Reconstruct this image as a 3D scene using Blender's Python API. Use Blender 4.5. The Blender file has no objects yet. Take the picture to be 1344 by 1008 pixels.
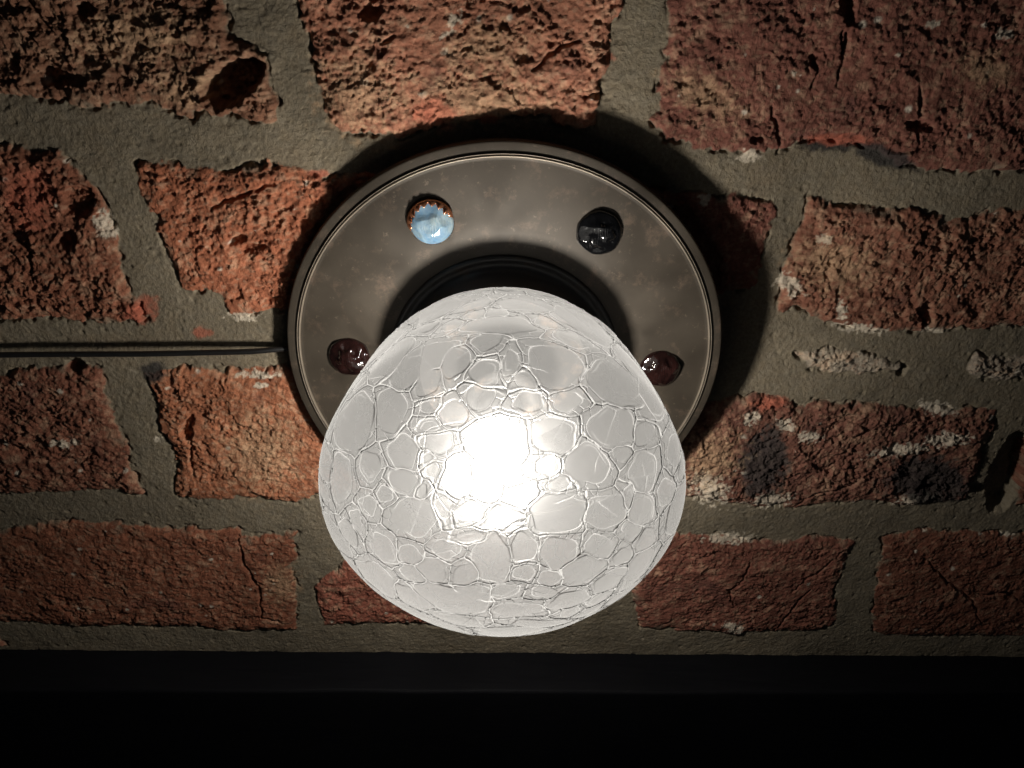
"""Round bronze wall lamp with a lit crackle-glass shade on a rough brick wall (Blender 4.5)."""
import bpy, bmesh, math, random
import numpy as np
from mathutils import Vector, Matrix

scene = bpy.context.scene
col = scene.collection
BEAM_SLOPE, BEAM_SKEW = -.066, .0467
BULB, CLEAR, GREY, RFR, AMP, BROAD, LINE, BUMP = 2250, .27, .060, .0025, 1.0, .014, .95, .9
BRICK_OUTLINES = {  # millimetres on the wall
 'B0': [(-168.3,-41.2),(-142.4,-43.0),(-131.0,-44.5),(-120.0,-46.6),(-108.5,-46.1),(-100.6,-45.2),(-95.9,-49.6),(-91.5,-50.7),(-85.8,-49.0),(-81.0,-49.7),(-67.8,-52.0),(-65.9,-45.7),(-67.2,-39.0),(-68.2,-33.6),(-73.4,-29.2),(-76.8,-27.8),(-76.0,-23.5),(-76.7,-19.8),(-76.3,-11.8),(-77.9,-3.3),(-109.6,-1.6),(-157.6,-0.8)],
 'B1': [(-57.7,-19.9),(-56.6,-29.2),(-53.7,-39.1),(-53.1,-51.5),(-49.7,-53.7),(-49.6,-54.3),(-32.1,-56.0),(-20.1,-52.5),(-5.3,-50.9),(9.5,-50.4),(17.0,-53.7),(24.4,-53.8),(25.5,-46.5),(27.1,-36.2),(28.5,-26.5),(30.2,-20.2),(31.0,-9.4),(31.5,-0.8),(-14.0,0.0),(-58.0,-0.8),(-58.0,-11.0)],
 'B2': [(43.0,-0.8),(42.9,-11.2),(42.7,-20.3),(42.4,-24.1),(42.3,-31.2),(41.2,-41.2),(40.0,-52.4),(44.8,-56.9),(50.9,-58.5),(66.8,-61.6),(80.9,-62.5),(87.9,-58.9),(104.9,-59.1),(112.9,-62.8),(119.6,-66.9),(139.4,-68.8),(158.8,-68.1),(189.5,-68.2),(180.3,-20.8),(175.4,-0.8)],
 'C0': [(-173.0,-57.9),(-147.3,-57.5),(-139.7,-58.5),(-131.1,-58.6),(-125.4,-66.0),(-122.5,-71.3),(-121.2,-80.8),(-121.7,-91.4),(-122.8,-95.7),(-121.5,-102.5),(-119.3,-113.4),(-125.9,-114.4),(-134.4,-115.0),(-146.0,-112.8),(-165.9,-112.4),(-191.7,-111.0)],
 'C1': [(-110.4,-62.4),(-101.5,-61.8),(-95.4,-64.1),(-84.4,-64.3),(-71.7,-62.9),(-57.9,-66.2),(-39.2,-66.0),(-25.6,-66.8),(-24.5,-113.0),(-48.3,-113.1),(-60.7,-112.2),(-79.7,-111.5),(-89.0,-114.1),(-92.6,-111.3),(-93.8,-104.4),(-105.5,-102.8),(-106.5,-96.8),(-107.7,-91.6),(-107.8,-85.1),(-108.9,-77.1),(-110.1,-70.1)],
 'C2': [(-12.0,-68.6),(25.1,-70.3),(65.4,-74.9),(82.7,-77.6),(85.4,-83.3),(82.6,-90.9),(83.1,-97.8),(81.5,-107.8),(74.0,-109.3),(47.9,-111.8),(-8.1,-113.4)],
 'C3': [(93.9,-76.8),(103.4,-79.4),(126.3,-79.7),(133.7,-82.3),(146.4,-83.0),(153.6,-80.1),(163.1,-80.3),(197.1,-80.1),(204.4,-122.5),(178.1,-122.2),(156.6,-123.8),(138.4,-123.4),(120.3,-123.3),(107.5,-120.6),(98.7,-116.6),(91.2,-117.3),(90.1,-104.1),(91.8,-94.5),(93.2,-85.2)],
 'D0': [(100.2,-133.3),(109.7,-131.1),(124.5,-132.4),(139.5,-137.4),(138.4,-140.6),(121.0,-140.7),(105.9,-138.8)],
 'D1': [(160.9,-141.2),(164.2,-134.0),(177.4,-134.4),(198.7,-136.2),(201.2,-142.6),(171.5,-144.3)],
 'E0': [(-200.6,-133.6),(-173.0,-133.5),(-159.3,-129.7),(-146.8,-130.0),(-138.6,-130.2),(-139.9,-144.5),(-139.1,-158.4),(-138.6,-170.0),(-138.5,-186.4),(-153.2,-183.7),(-171.6,-184.1),(-190.3,-184.5),(-217.6,-183.8)],
 'E1': [(-124.6,-131.8),(-118.0,-132.8),(-109.3,-131.6),(-96.7,-132.8),(-82.9,-131.6),(-60.9,-135.0),(-19.1,-136.7),(-21.2,-193.1),(-50.2,-190.8),(-73.9,-188.8),(-83.0,-192.2),(-98.1,-189.4),(-113.3,-189.9),(-126.8,-186.8),(-121.8,-168.1),(-126.2,-156.9),(-124.7,-142.8)],
 'E2': [(7.6,-146.9),(52.2,-156.4),(84.4,-148.4),(98.7,-150.4),(107.2,-155.0),(110.3,-151.8),(129.6,-153.3),(142.3,-155.0),(162.0,-156.6),(180.4,-157.2),(181.8,-164.1),(182.3,-180.9),(183.3,-193.4),(180.8,-201.1),(160.5,-203.5),(138.7,-199.5),(112.8,-202.4),(92.7,-199.7),(69.0,-195.7),(14.2,-192.5)],
 'E3': [(193.5,-160.6),(231.6,-160.0),(242.2,-207.0),(204.5,-204.4),(198.2,-180.3)],
 'F0': [(-220.5,-198.6),(-195.7,-200.4),(-172.1,-197.5),(-153.5,-199.4),(-135.3,-202.8),(-114.1,-204.5),(-106.4,-204.0),(-105.1,-208.0),(-83.4,-206.9),(-88.4,-229.4),(-92.3,-262.2),(-110.7,-262.2),(-135.6,-258.5),(-173.1,-256.6),(-213.0,-251.3),(-239.2,-251.3)],
 'F1': [(-81.5,-237.1),(-74.2,-228.7),(-69.1,-224.7),(-51.8,-209.4),(-9.7,-211.1),(27.0,-213.5),(26.7,-266.9),(-7.3,-266.6),(-39.5,-262.5),(-56.4,-260.7),(-80.0,-260.0)],
 'F2': [(53.4,-215.8),(69.1,-214.4),(79.5,-214.8),(101.2,-219.5),(122.0,-217.4),(143.0,-221.2),(139.4,-229.6),(140.5,-248.9),(144.2,-274.5),(121.9,-274.3),(99.3,-275.6),(75.8,-271.9),(56.8,-268.5),(50.8,-248.7)],
 'F3': [(153.2,-219.9),(169.4,-216.0),(212.9,-219.9),(248.3,-221.8),(267.0,-284.4),(235.4,-282.8),(188.2,-281.8),(162.7,-277.4),(157.5,-249.7)],
}
HOLES = [((-77.5, -40.29, 8.22, 4.37, 2.09, -4.5),6.5),((-38.24, -23.3, 2.86, -0.01, -0.23, -2.43),4),((-112.64, -22.23, 3.66, 0.55, -0.15, -1.63),3),((-124.68, -39.31, 6.58, -0.05, -0.72, -2.39),3.5),((92.75, -22.76, 2.14, -0.01, 0.89, -3.84),4),((93.73, -31.7, 1.12, -0.18, 0.1, -2.75),3),((86.65, -36.46, 1.33, -0.01, 0.51, -2.45),2),((122.09, -54.36, 4.67, -0.05, 0.38, -1.34),2),((195.25, -188.45, 7.49, -3.41, 0.33, -18.87),7),((140.96, -117.28, 2.15, -0.05, 1.17, -4.12),3.5),((-129.28, -73.28, 3.52, -2.63, -3.41, -4.02),2.5),((-135.66, -85.14, 3.19, -0.05, -0.79, -2.71),3),((-147.32, -129.97, 3.24, -0.08, -0.77, -2.66),4),((-85.01, -85.76, 3.25, -0.06, -0.32, -1.74),2.5),((-114.56, -156.23, 1.91, -0.74, -2.21, -5.07),2.5),((-80.27, -89.34, 3.28, -0.06, -0.26, -1.51),2),((24.07, -44.2, 3.08, -0.03, 0.05, -0.84),2),((139.74, -139.34, 1.72, -0.99, -0.59, -2.46),3),((185.7, -195.0, 3.14, -0.12, 0.77, -2.36),3),((-135.44, -34.52, 2.02, -0.01, -0.77, -2.33),2),((73.52, -57.63, 2.08, -0.02, 0.19, -1.12),3),((168.49, -194.37, 9.37, -0.34, 0.93, -3.14),2)]
CRACKS = [[(92.3,-28.1),(93.9,-36.1),(94.0,-42.7)],[(87.9,-38.1),(87.2,-42.2),(86.2,-43.9)],[(118.3,-43.5),(121.1,-51.1),(123.2,-60.0)],[(75.4,-48.5),(79.3,-55.0),(81.3,-62.5)],[(-107.0,-207.1),(-107.3,-223.4),(-104.0,-236.5),(-105.5,-254.4)],[(-106.0,-229.9),(-102.1,-234.4)],[(-108.3,-252.4),(-96.4,-257.2)],[(99.5,-230.5),(96.8,-243.6),(92.3,-246.6),(96.2,-257.5)],[(128.2,-247.4),(124.0,-256.5),(117.1,-274.6)],[(137.2,-225.6),(131.5,-236.3),(124.6,-242.7),(120.9,-249.3)],[(172.9,-231.5),(186.9,-245.5),(202.7,-257.9),(211.0,-272.9)],[(203.7,-255.6),(216.8,-253.9),(227.8,-261.5)],[(111.8,-202.0),(119.5,-194.5),(131.3,-193.0),(138.7,-185.7)],[(-91.9,-77.4),(-85.6,-73.9),(-71.1,-69.0)],[(-113.2,-156.3),(-117.4,-169.7),(-117.6,-176.7)],[(-114.1,-30.8),(-111.3,-35.7),(-106.9,-38.7)],[(-126.6,-19.6),(-124.4,-25.1),(-122.3,-27.9)],[(6.0,-37.5),(13.3,-31.6),(18.6,-30.1)],[(-36.0,-30.3),(-31.7,-28.4)],[(-153.3,-81.9),(-148.9,-89.4),(-151.0,-99.6)]]
STAINS = [('white',(-15.55, -24.91, 1.92, -0.66, -1.17, -2.67)),('white',(-9.12, -24.56, 1.24, -0.01, -0.03, -1.13)),('white',(-28.22, -26.17, 0.83, -0.0, -0.05, -0.76)),('white',(-17.98, -28.51, 2.58, 1.32, 0.49, -0.83)),('white',(-25.57, -43.77, 1.73, -0.01, -0.1, -1.66)),('white',(-18.39, -32.97, 1.26, -0.01, -0.06, -1.38)),('white',(138.48, -29.18, 2.88, 0.46, 0.95, -1.76)),('white',(117.2, -26.33, 1.96, -0.01, 0.4, -1.37)),('white',(109.29, -34.19, 0.89, -0.01, 0.21, -0.81)),('white',(80.81, -39.28, 0.89, -0.01, 0.24, -1.24)),('white',(93.37, -106.64, 5.04, -2.89, -1.33, -3.83)),('white',(112.15, -115.49, 2.38, -0.05, 1.06, -4.66)),('white',(101.52, -90.73, 2.51, -0.04, 0.57, -2.61)),('white',(120.47, -122.67, 11.02, -1.29, 0.39, -2.38)),('white',(146.18, -123.27, 5.44, -0.13, 0.53, -1.8)),('white',(76.56, -191.0, 9.87, -6.9, -2.58, -7.9)),('white',(101.72, -197.31, 10.19, 0.77, 1.16, -4.72)),('white',(101.11, -161.57, 4.04, -0.12, 0.65, -3.46)),('white',(110.76, -166.71, 5.84, -0.19, 0.58, -2.82)),('white',(157.22, -156.14, 9.15, -2.03, 0.44, -3.01)),('white',(160.47, -198.74, 8.67, 1.71, 1.48, -3.55)),('white',(87.74, -158.44, 3.06, 2.26, 1.73, -2.7)),('white',(147.72, -174.28, 14.11, 2.03, 1.25, -3.26)),('white',(164.32, -170.18, 11.21, 1.61, 1.34, -3.22)),('white',(-159.93, -161.43, 5.28, -0.17, -0.69, -2.33)),('white',(-179.64, -160.79, 1.57, -0.05, -0.55, -1.66)),('white',(-88.0, -112.74, 6.4, -0.14, -0.35, -1.95)),('white',(-123.6, -81.2, 3.25, 1.37, 0.97, -5.79)),('white',(88.89, -217.27, 11.41, -0.47, 0.5, -3.36)),('white',(98.23, -270.6, 5.63, -3.0, -0.48, -4.63)),('white',(72.06, -62.81, 4.67, -0.06, 0.38, -2.3)),('white',(-127.54, -161.47, 1.6, -0.05, -0.4, -1.67)),('white',(-86.19, -138.87, 2.59, -0.07, -0.26, -1.54)),('white',(-86.81, -134.87, 7.72, -0.21, -0.31, -1.82)),('white',(205.17, -220.0, 3.29, -0.14, 0.59, -1.71)),('white',(59.87, -76.05, 2.39, -0.04, 0.32, -2.44)),('black',(95.53, -179.03, 9.75, -2.37, 0.5, -17.01)),('black',(162.8, -189.57, 19.81, -2.77, 2.54, -11.67)),('black',(97.11, -59.69, 9.84, -0.11, 0.71, -3.2)),('black',(114.55, -63.78, 12.33, -4.14, -0.35, -3.05)),('black',(-122.4, -133.32, 4.56, -0.12, -1.01, -4.23)),('tan',(-89.98, -41.8, 9.47, 3.02, 0.94, -5.79)),('tan',(-11.34, -45.56, 24.06, -0.21, -0.23, -8.51)),('tan',(-43.57, -43.21, 12.87, -0.11, -1.31, -12.67)),('tan',(55.78, -45.1, 13.02, -5.52, -2.1, -5.77)),('tan',(-101.43, -28.99, 18.25, -0.11, -2.42, -9.69)),('tan',(-6.75, -31.48, 12.68, -0.08, -0.13, -7.95)),('tan',(-90.9, -167.09, 16.44, -0.54, -3.56, -21.33)),('tan',(107.19, -99.28, 15.39, -0.29, 2.49, -11.04)),('tan',(74.55, -176.15, 9.48, 11.03, 9.23, -11.58)),('tan',(-94.48, -234.72, 7.69, -0.36, -2.05, -13.27)),('tan',(136.0, -38.45, 9.05, -0.07, 2.06, -6.3)),('red',(-22.37, -48.6, 7.87, -0.07, -0.27, -5.13)),('red',(98.03, -58.57, 11.7, -0.13, 0.51, -2.27)),('red',(-57.93, -66.42, 4.05, -0.05, -0.18, -1.37)),('red',(-102.81, -118.87, 3.47, -0.08, -0.47, -2.28)),('red',(27.39, -34.65, 2.15, -0.01, 0.11, -1.6)),('red',(-121.89, -110.88, 5.33, -0.12, -0.96, -3.86)),('red',(-119.14, -109.57, 4.83, -0.11, -1.35, -5.5)),('red',(93.8, -152.61, 7.36, -0.21, 0.59, -3.35)),('red',(-7.07, -50.88, 4.42, -0.04, -0.03, -1.72)),('red',(-143.54, -72.6, 8.85, -0.13, -3.78, -11.85))]
SHADE_CELLS = [(-0.6,-96.1,30.8,6.5,-0.1,0.1,0,-2.6,-3.3),(11.3,-94.3,31,5.3,1,-0.7,-0,-2.3,-2.8),(-9.1,-100,23.7,3,-0.4,0.4,-0,-1.8,-3.2),(-2.8,-101.9,21.8,3.2,-0.2,0.1,-0,-1.2,-2.3),(4.3,-102.4,20.3,3.5,0.3,-0.2,0,-1.1,-2.3),(9.9,-98.5,25.9,2.6,0.4,-0.3,-0,-1.2,-1.8),(-10,-91.8,34.3,3.2,-0.5,0.4,0,-2,-2.2),(-4.4,-89.7,37.7,3.1,-0.2,0.1,0,-2.1,-2.1),(-3.4,-85.9,41.3,3.1,-0.2,0.1,0,-2.3,-2.1),(6.3,-90.3,36.7,3.1,0.3,-0.2,-0,-1.7,-1.7),(14.7,-88.7,35.9,2.9,0.7,-0.5,-0,-1.6,-1.6),(11.9,-83.4,41.9,6.2,0.5,-1.3,-0.7,-4,-2.8),(5.9,-86.8,40.2,2.4,0.2,-0.1,-0,-1.5,-1.4),(1.9,-84.1,43,1.7,0,-0,0,-2.1,-1.8),(-10.5,-82.8,42.9,3.4,-0.6,0.3,0.1,-3.1,-2.3),(-16.5,-84.7,39.2,3,-1.6,-0.3,-1.2,-2.3,-2.6),(-0.5,-72.3,46.2,8.5,-0.2,0.1,0.1,-4.9,0.2),(-18.1,-81.3,41.6,7.6,2.1,4.2,1.9,-3.7,-0.7),(-24.4,-86.9,32.4,3.5,-1.4,1,0.1,-3.3,-3.7),(-21.6,-93.7,25.8,3.1,-1.2,0.9,0,-2.2,-3.2),(-34.2,-83.8,26.6,4.7,-4.1,1.3,-2.4,-2.2,-6.3),(-37.7,-87.5,13.3,3,-2.4,1.9,-0.4,-1.7,-6),(-29.3,-91.7,20.7,2.6,-1.4,1.1,-0,-1.5,-2.9),(-19.3,-101,13.5,5.2,-1.9,1.6,-0.2,-1.3,-4.4),(18.9,-96.2,24.2,4.9,1.7,-1.3,-0,-2.3,-3.7),(12.9,-102.6,15.9,6.4,1.5,-1.3,0.1,-1.5,-4.2),(23.6,-98.9,13.3,5,2.9,-0.3,1.4,-0.4,-3.9),(32.6,-90.6,17.4,3.4,2,-2.1,-0.6,-2.3,-3.9),(25,-89.1,29.2,5,1.2,-2.9,-1.8,-3.4,-2.9),(27.4,-81.6,35.9,7.3,0.3,-5.4,-2.5,-5.1,-0.3),(16.5,-73.7,43.2,4.7,0.2,-1.8,-0.8,-4,0.4),(-1.9,-106.8,6.6,4.1,-0.1,0.1,-0.1,-0.8,-6.3),(5.2,-106.1,9.1,2.8,0.3,-0.3,0,-0.7,-3.4),(13.1,-105,6.6,4,1,-1,0.1,-0.5,-4),(-13.9,-94.7,29.4,3.7,-0.9,0.6,0,-1.2,-1.6),(-15.1,-92.4,31.7,2.9,-0.7,0.5,0,-1.1,-1.3),(-15.2,-89.5,34.9,2.1,-0.5,0.4,0,-0.9,-0.9),(-12.3,-102.2,17.3,1.8,-0.4,0.3,-0,-0.9,-2.1),(-6,-103.6,17.3,3.5,-0.1,0.9,0.3,-0.8,-1.9),(22.2,-101.4,4.9,3.1,1.5,-1.4,0.2,-0.3,-3.2),(4.1,-106,-10.4,5.7,0.7,-0.7,0,0.7,-3),(-6.5,-106.6,-4.4,4.2,-0.6,-0.2,-0.4,0.4,-3.3),(-15.5,-104.7,0.9,3.3,-1.1,-0.4,-1.1,0.3,-3.7),(-20.8,-102.3,3,2.9,-1.4,0,-0.9,0.3,-2.8),(-27.4,-98.7,1.7,2.6,-1.9,-2.6,-2.2,1.4,-3.1),(-21.6,-99.9,-13.3,4.6,-1.6,-2.2,-1.5,2.4,-4.7),(16.3,-103.2,-10.5,4.9,1.9,-0.3,0.7,1.2,-3.6),(25.8,-98.8,-8.5,3.6,1.9,1.8,1.5,1.8,-3.7),(34.6,-92.9,-0.9,1.7,1.5,2.6,1.8,1.8,-2.7),(5.2,-106.9,2.4,2.4,0.3,-0.3,0,-0.1,-1.9),(10.1,-106,-4.2,3,0.7,-0.8,0.1,0.2,-2),(6.4,-56.5,43.9,8,1,-1.4,-0.2,-5.1,0.9),(-7.8,-56.7,43.7,5,3,0.4,0.5,-3.5,0.7),(-10.9,-102.3,-18.1,6.4,-1.1,-1.2,-0.4,1.4,-2.9),(9.8,-101.4,-20.6,6.9,3.5,-3.1,0.2,1.5,-3),(-37,-90.6,-0.7,1.7,-1.6,-2.8,-2.1,2.2,-2.9),(-30.6,-94.6,11.4,2.1,-1.4,1.2,-0.1,-0.6,-2.3),(-26.1,-96.2,16.2,1.8,-0.9,0.8,-0,-0.6,-1.5),(39.2,-87.2,9.3,2.4,2.1,-2,-0.3,-1.1,-3.2),(30.2,-96.2,5.5,2.5,1.8,-1.6,0.2,-0.2,-2.2),(-17.5,-99.7,19,1.5,-0.4,0.4,-0,-0.8,-1.8),(-15,-97.8,24.4,1.4,-0.4,0.3,0,-1,-1.6),(-15.8,-96.3,26.2,1.3,-0.4,0.3,0,-0.7,-1),(12.9,-99.8,22.1,2.4,1,0.6,0.7,-0.5,-1.4),(-6.5,-105.4,11.3,4.7,-0.3,1.4,0.2,-0.3,-1.1),(2.8,-104.9,14.5,1.4,0.1,-0.1,0,-0.3,-1),(26.9,-91.2,24.4,1.9,0.9,-0.7,-0,-1,-1.6),(28.8,-95,14.1,1.3,0.8,-0.6,0.1,-0.8,-2.4)]

LAMP_X, LAMP_Z = -.0025, -.1269          # the axis of the lamp; the wall is the plane y = 0, y grows into the wall
TILT, SET = .045, .0010                                # the old wall runs back a little towards one side

# ------------------------------------------------------------------ scene basics
world = bpy.data.worlds.new("World"); scene.world = world; world.use_nodes = True
world.node_tree.nodes["Background"].inputs[0].default_value = (.75, .85, 1, 1)
world.node_tree.nodes["Background"].inputs[1].default_value = .012
vs = scene.view_settings
scene.display_settings.display_device = 'sRGB'
vs.view_transform = 'Standard'; vs.look = 'None'; vs.gamma = 1; vs.exposure = 0; vs.use_curve_mapping = False
scene.cycles.use_denoising = True; scene.cycles.caustics_refractive = False; scene.cycles.caustics_reflective = False
scene.cycles.max_bounces = 12; scene.cycles.transparent_max_bounces = 16
scene.cycles.sample_clamp_indirect = 4.0

cam_d = bpy.data.cameras.new("camera"); cam = bpy.data.objects.new("camera", cam_d); col.objects.link(cam)
cam.location = (0, -.23, 0); cam.rotation_euler = (math.radians(90 - 31.5), 0, 0)
cam_d.sensor_width = 36; cam_d.lens = 36 * 1010 / 1344; cam_d.clip_start = .005; cam_d.clip_end = 20
scene.camera = cam

# ------------------------------------------------------------------ helpers
def tag(o, label=None, cat=None, group=None, kind=None):
    for k, v in (('label', label), ('category', cat), ('group', group), ('kind', kind)):
        if v: o[k] = v
    return o

def link(name, me, mat, parent=None, loc=(0, 0, 0), smooth=True):
    o = bpy.data.objects.new(name, me); col.objects.link(o)
    if mat: me.materials.append(mat)
    o.location = loc
    if parent: o.parent = parent
    if smooth: me.polygons.foreach_set('use_smooth', np.ones(len(me.polygons), bool))
    return o

def grid_mesh(name, P, wrap=False):
    """P (rows, cols, 3) -> a mesh of quads; wrap joins the last column to the first."""
    n, m = P.shape[:2]
    idx = np.arange(n * m).reshape(n, m)
    if wrap: idx = np.concatenate([idx, idx[:, :1]], 1)
    q = np.stack([idx[:-1, :-1], idx[1:, :-1], idx[1:, 1:], idx[:-1, 1:]], -1).reshape(-1, 4)
    me = bpy.data.meshes.new(name)
    me.vertices.add(n * m); me.vertices.foreach_set('co', P.reshape(-1).astype(np.float32))
    me.loops.add(q.size); me.loops.foreach_set('vertex_index', q.reshape(-1).astype(np.int32))
    me.polygons.add(len(q)); me.polygons.foreach_set('loop_start', np.arange(0, q.size, 4, dtype=np.int32))
    me.update(calc_edges=True)
    return me

def attr(me, name, vals):
    a = me.attributes.new(name, 'FLOAT', 'POINT'); a.data.foreach_set('value', vals.reshape(-1).astype(np.float32))

def attr_col(me, name, rgb):
    a = me.attributes.new(name, 'FLOAT_COLOR', 'POINT')
    v = np.ones((rgb.reshape(-1, 3).shape[0], 4), np.float32); v[:, :3] = rgb.reshape(-1, 3)
    a.data.foreach_set('color', v.reshape(-1))

def lathe(name, prof, mat, parent, seg=192, loc=(0, 0, 0)):
    """prof: (radius, y) in mm round the lamp's axis (y = depth)."""
    pr = np.array(prof, float) / 1000
    a = np.linspace(0, 2 * np.pi, seg, endpoint=False)
    P = np.stack([np.outer(pr[:, 0], np.cos(a)), np.repeat(pr[:, 1:2], seg, 1), np.outer(pr[:, 0], np.sin(a))], -1)
    me = grid_mesh(name, P, wrap=True)
    return link(name, me, mat, parent, loc)

class Nodes:
    def __init__(s, name):
        s.m = bpy.data.materials.new(name); s.m.use_nodes = True; s.t = s.m.node_tree; s.t.nodes.clear()
        s.out = s.t.nodes.new('ShaderNodeOutputMaterial')
    def n(s, kind, **kw):
        nd = s.t.nodes.new('ShaderNode' + kind)
        for k, v in kw.items():
            if hasattr(nd, k): setattr(nd, k, v)
        return nd
    def put(s, sock, v):
        if isinstance(v, bpy.types.NodeSocket): s.t.links.new(v, sock)
        elif isinstance(v, (tuple, list)) and len(v) == 3 and sock.type == 'RGBA': sock.default_value = (*v, 1)
        else: sock.default_value = v
    def noise(s, scale, detail=6, rough=.6, vec=None):
        nd = s.n('TexNoise'); s.put(nd.inputs['Scale'], scale); s.put(nd.inputs['Detail'], detail); s.put(nd.inputs['Roughness'], rough)
        s.put(nd.inputs['Vector'], vec or s.obj()); return nd.outputs['Fac']
    def obj(s):
        if not hasattr(s, '_o'): s._o = s.n('TexCoord').outputs['Object']
        return s._o
    def math(s, op, a, b=0., c=0.):
        nd = s.n('Math', operation=op)
        for i, v in enumerate((a, b, c)): s.put(nd.inputs[i], v)
        return nd.outputs[0]
    def ramp(s, fac, lo, hi, a=0., b=1.):
        nd = s.n('MapRange', clamp=True); s.put(nd.inputs[0], fac)
        for i, v in enumerate((lo, hi, a, b)): s.put(nd.inputs[i + 1], v)
        return nd.outputs[0]
    def mix(s, fac, a, b, mode='MIX'):
        nd = s.n('Mix', data_type='RGBA', blend_type=mode); s.put(nd.inputs[0], fac); s.put(nd.inputs[6], a); s.put(nd.inputs[7], b)
        return nd.outputs[2]
    def attr(s, name):
        return s.n('Attribute', attribute_name=name)
    def bump(s, h, strength=.5, dist=.001, normal=None):
        nd = s.n('Bump'); s.put(nd.inputs['Strength'], strength); s.put(nd.inputs['Distance'], dist); s.put(nd.inputs['Height'], h)
        if normal: s.put(nd.inputs['Normal'], normal)
        return nd.outputs[0]
    def bsdf(s, **kw):
        nd = s.n('BsdfPrincipled')
        for k, v in kw.items(): s.put(nd.inputs[k.replace('_', ' ')], v)
        return nd
    def shade(s, a, b, fac):
        nd = s.n('MixShader'); s.put(nd.inputs[0], fac); s.put(nd.inputs[1], a); s.put(nd.inputs[2], b); return nd.outputs[0]
    def done(s, sh):
        s.t.links.new(sh, s.out.inputs[0]); return s.m

# ------------------------------------------------------------------ noise in numpy (coordinates in millimetres)
def lattice(seed, n=256, k=1):
    return np.random.default_rng(seed).random((n, n, k)).astype(np.float32)

def vnoise(x, z, scale, seed):
    """gradient noise, about -1..1"""
    g = lattice(seed, 256, 1)[..., 0] * 2 * np.pi
    gx, gz = np.cos(g), np.sin(g)
    x = (x / scale + 1000.37).astype(np.float32); z = (z / scale + 1000.71).astype(np.float32)
    xi = np.floor(x).astype(np.int32); zi = np.floor(z).astype(np.int32)
    fx = x - xi; fz = z - zi
    ux = fx * fx * fx * (fx * (fx * 6 - 15) + 10); uz = fz * fz * fz * (fz * (fz * 6 - 15) + 10)
    def d(i, j):
        a = (xi + i) & 255; b = (zi + j) & 255
        return gx[a, b] * (fx - i) + gz[a, b] * (fz - j)
    a = d(0, 0) * (1 - ux) + d(1, 0) * ux; b = d(0, 1) * (1 - ux) + d(1, 1) * ux
    return (a * (1 - uz) + b * uz) * 1.5

def fbm(x, z, scale, octv, seed, gain=.5):
    r = 0; a = 1; t = 0
    for i in range(octv):
        r = r + a * vnoise(x, z, scale / 2 ** i, seed + 17 * i); t += a; a *= gain
    return r / t

def cells(x, z, size, seed):
    """nearest jittered site: distance (in cell units), offset to it, and three random numbers of its own"""
    R = lattice(seed, 256, 6)
    x = (x / size + 500.).astype(np.float32); z = (z / size + 500.).astype(np.float32)
    xi = np.floor(x).astype(np.int32); zi = np.floor(z).astype(np.int32)
    best = np.full(x.shape, 9., np.float32); sec = best.copy(); ba = np.zeros(x.shape, np.int32); bb = ba.copy()
    for i in (-1, 0, 1):
        for j in (-1, 0, 1):
            a = (xi + i) & 255; b = (zi + j) & 255; r = R[a, b]
            d = (xi + i + .1 + .8 * r[..., 0] - x) ** 2 + (zi + j + .1 + .8 * r[..., 1] - z) ** 2
            m = d < best
            sec = np.where(m, best, np.minimum(sec, d)); best = np.where(m, d, best); ba = np.where(m, xi + i, ba); bb = np.where(m, zi + j, bb)
    r = R[ba & 255, bb & 255]
    dx = x - (ba + .1 + .8 * r[..., 0]); dz = z - (bb + .1 + .8 * r[..., 1])
    return np.sqrt(best), np.sqrt(sec), dx, dz, r[..., 2], r[..., 3], r[..., 4], r[..., 5]

def facets(x, z, size, seed, slope=1.):
    """chipped stone: every cell a small tilted plane at its own height"""
    d1, d2, dx, dz, a, b, c, e = cells(x, z, size, seed)
    return (a - .5) + slope * ((b - .5) * dx + (c - .5) * dz) * 2

def pits(x, z, size, seed, share):
    d1, d2, dx, dz, a, b, c, e = cells(x, z, size, seed)
    rad = .15 + .3 * b
    return np.where(a < share, np.clip(1 - d1 / rad, 0, 1) ** .6, 0)

def sstep(a, b, v):
    t = np.clip((v - a) / (b - a), 0, 1); return t * t * (3 - 2 * t)

def poly_sdf(x, z, pts):
    """signed distance to a polygon, positive inside"""
    p = np.array(pts, np.float32); q = np.roll(p, -1, 0)
    d = np.full(x.shape, 1e9, np.float32); ins = np.zeros(x.shape, bool)
    for (ax, az), (bx, bz) in zip(p, q):
        ex, ez = bx - ax, bz - az; wx, wz = x - ax, z - az
        t = np.clip((wx * ex + wz * ez) / (ex * ex + ez * ez + 1e-9), 0, 1)
        d = np.minimum(d, (wx - t * ex) ** 2 + (wz - t * ez) ** 2)
        c = (az <= z) != (bz <= z)
        ins ^= c & (x < ax + (z - az) / (ez if abs(ez) > 1e-9 else 1e-9) * ex)
    return np.where(ins, 1, -1) * np.sqrt(d)

def line_dist(x, z, pts):
    d = np.full(x.shape, 1e9, np.float32); L = len(pts) - 1; tt = np.zeros(x.shape, np.float32)
    for i in range(L):
        (ax, az), (bx, bz) = pts[i], pts[i + 1]
        ex, ez = bx - ax, bz - az; t = np.clip(((x - ax) * ex + (z - az) * ez) / (ex * ex + ez * ez), 0, 1)
        e = np.hypot(x - ax - t * ex, z - az - t * ez); m = e < d
        d = np.where(m, e, d); tt = np.where(m, (i + t) / L, tt)
    return d, tt

def ell_q(x, z, e):
    cx, cz, ux, uz, vx, vz = e
    det = ux * vz - uz * vx; dx, dz = x - cx, z - cz
    return np.hypot((dx * vz - dz * vx) / det, (ux * dz - uz * dx) / det)

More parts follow.
